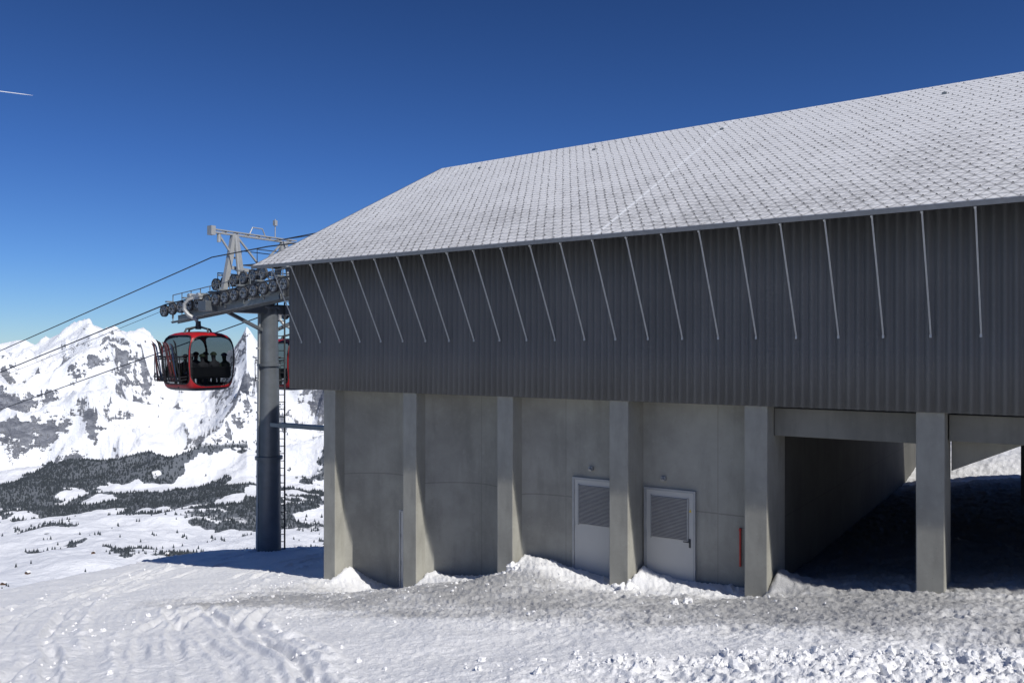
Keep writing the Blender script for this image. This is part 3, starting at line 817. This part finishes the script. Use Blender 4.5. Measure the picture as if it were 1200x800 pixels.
JK=[simple('jacket_black',(.02,.02,.025),.7),simple('jacket_navy',(.02,.03,.07),.7),simple('jacket_green',(.04,.06,.03),.7),simple('jacket_grey',(.05,.05,.055),.7)]
SKIN_=simple('skin',(.40,.24,.18),.6)
def person(mw,pose,ji,label):
    me,hd=PM[pose];me=me.copy();me.materials.clear();me.materials.append(JK[ji]);me.materials.append(SKIN_)
    for p in me.polygons:
        c=p.center
        if (Vector(hd)-c).length<.13 and c.y>hd[1]+.02 and c.z<hd[2]+.06:p.material_index=1
    P=thing('person',label,'person',mw,'skiers riding in the gondola',me)
    m=MB()
    ring=[];n=12
    for i in range(5):
        a0=i/4*1.45;ring+= [(hd[0]+.118*math.cos(a0)*math.cos(2*math.pi*j/n),hd[1]-.005+.13*math.cos(a0)*math.sin(2*math.pi*j/n),hd[2]+.03+.12*math.sin(a0)) for j in range(n)]
    ff=[(i*n+j,i*n+(j+1)%n,(i+1)*n+(j+1)%n,(i+1)*n+j) for i in range(4) for j in range(n)]+[tuple(4*n+j for j in range(n))]
    m.add(ring,ff);part(P,'helmet',m,JK[(ji+3)%4],True)
NAMES=['black','navy','green','grey']
def fill(base,full):
    seats=[(.60,-.70,90),(.60,-.24,90),(.60,.24,90),(.60,.70,90),(-.60,-.62,-90),(-.60,-.14,-90),(-.60,.30,-90),(-.60,.72,-90)]
    seats=seats if full else seats[1:5]
    for i,(x,y,a_) in enumerate(seats):
        ji=(i*3+i//2)%4
        person(base@T(x,y,.46)@Matrix.Rotation(rad(a_+random.uniform(-12,12)),4,'Z')@Matrix.Scale(random.uniform(.94,1.04),4),'seated',ji,'person in %s ski jacket and helmet sitting on the bench'%NAMES[ji])
def skis(base,n):
    for i in range(n):
        sx=-.42 if i<n//2 else .42
        xx=sx-.30+(i%(n//2))*.6/(n//2-1)
        thing('ski','single narrow ski standing upright in the gondola rack','ski',base@T(xx,-1.20-.03*(i%2),.36)@Matrix.Rotation(rad(random.uniform(-10,5)),4,'Y')@Matrix.Rotation(rad(random.uniform(4,12)),4,'X')@Matrix.Scale(random.uniform(.78,.9),4),'skis carried outside the gondola',skimeshes[random.choice((0,0,0,1,2,3))])
gz=-1.36
SC=Matrix.Diagonal((.96,.96,.98,1))
gm=M@T(ts-.6,tt-2.62,gz)@SC
gondola(gm,'red gondola cabin with tinted windows full of skiers','gondolas hanging from the lift rope')
fill(gm,True);skis(gm,12)
gm2=M@T(ts-1.7,tt+2.6,ropez(1.7)-3.4)
gondola(gm2,'red gondola cabin partly hidden behind the steel tower','gondolas hanging from the lift rope')
fill(gm2,False)
ct=MB();D=9000
p0=Vector((-.70*D,D,(412-98)/960*D));p1=Vector((-.585*D,D,(412-112)/960*D))
ct.tube([p0-p0,(p1-p0)*.5,(p1-p0)*.9,(p1-p0)],[6,5,4,1],8)
c=thing('contrail','thin white aircraft vapour trail in the blue sky','contrail',Matrix.Translation(p0),None,ct.mesh('contrail',[WHT],True))
# ------------------------------------------------------------------ light, sky, camera
el=rad(44);SH=Vector((.682,-.731,0)).normalized()
S=Vector((SH.x*math.cos(el),SH.y*math.cos(el),math.sin(el)))
sun=bpy.data.lights.new('sun','SUN');sun.energy=4.1;sun.angle=rad(.5);sun.color=(1,.965,.91)
so=bpy.data.objects.new('sun',sun);COL.objects.link(so);so.rotation_euler=S.to_track_quat('Z','Y').to_euler()
W=bpy.data.worlds.new('World');scene.world=W;W.use_nodes=True;nt=W.node_tree
sk=nt.nodes.new('ShaderNodeTexSky');sk.sky_type='NISHITA';sk.sun_disc=False
sk.sun_elevation=el;sk.sun_rotation=math.atan2(SH.x,SH.y);sk.altitude=1800;sk.air_density=1.0;sk.dust_density=.1;sk.ozone_density=3.0
bg=nt.nodes['Background'];bg.inputs[1].default_value=.085
tc=nt.nodes.new('ShaderNodeTexCoord');sp=nt.nodes.new('ShaderNodeSeparateXYZ');nt.links.new(tc.outputs['Generated'],sp.inputs[0])
cr=nt.nodes.new('ShaderNodeValToRGB');nt.links.new(sp.outputs['Z'],cr.inputs[0])
cr.color_ramp.elements[0].position=0;cr.color_ramp.elements[0].color=(.55,.74,1.0,1)
cr.color_ramp.elements[1].position=1;cr.color_ramp.elements[1].color=(.45,.62,.95,1)
for p_,c_ in((.10,(.40,.64,1.02,1)),(.22,(.31,.54,.95,1)),(.40,(.24,.42,.74,1))):
    e_=cr.color_ramp.elements.new(p_);e_.color=c_
tint=mixc(nt,1.0,sk.outputs[0],cr.outputs[0],'MULTIPLY')
nt.links.new(tint,bg.inputs[0])
cam=bpy.data.cameras.new('camera');co=bpy.data.objects.new('camera',cam);COL.objects.link(co)
cam.sensor_width=36;cam.lens=28.8;cam.shift_y=.01;cam.clip_start=.1;cam.clip_end=60000
co.location=(0,0,0);co.rotation_euler=(rad(90),0,0)
scene.camera=co
scene.view_settings.view_transform='Standard';scene.view_settings.look='None';scene.view_settings.exposure=0
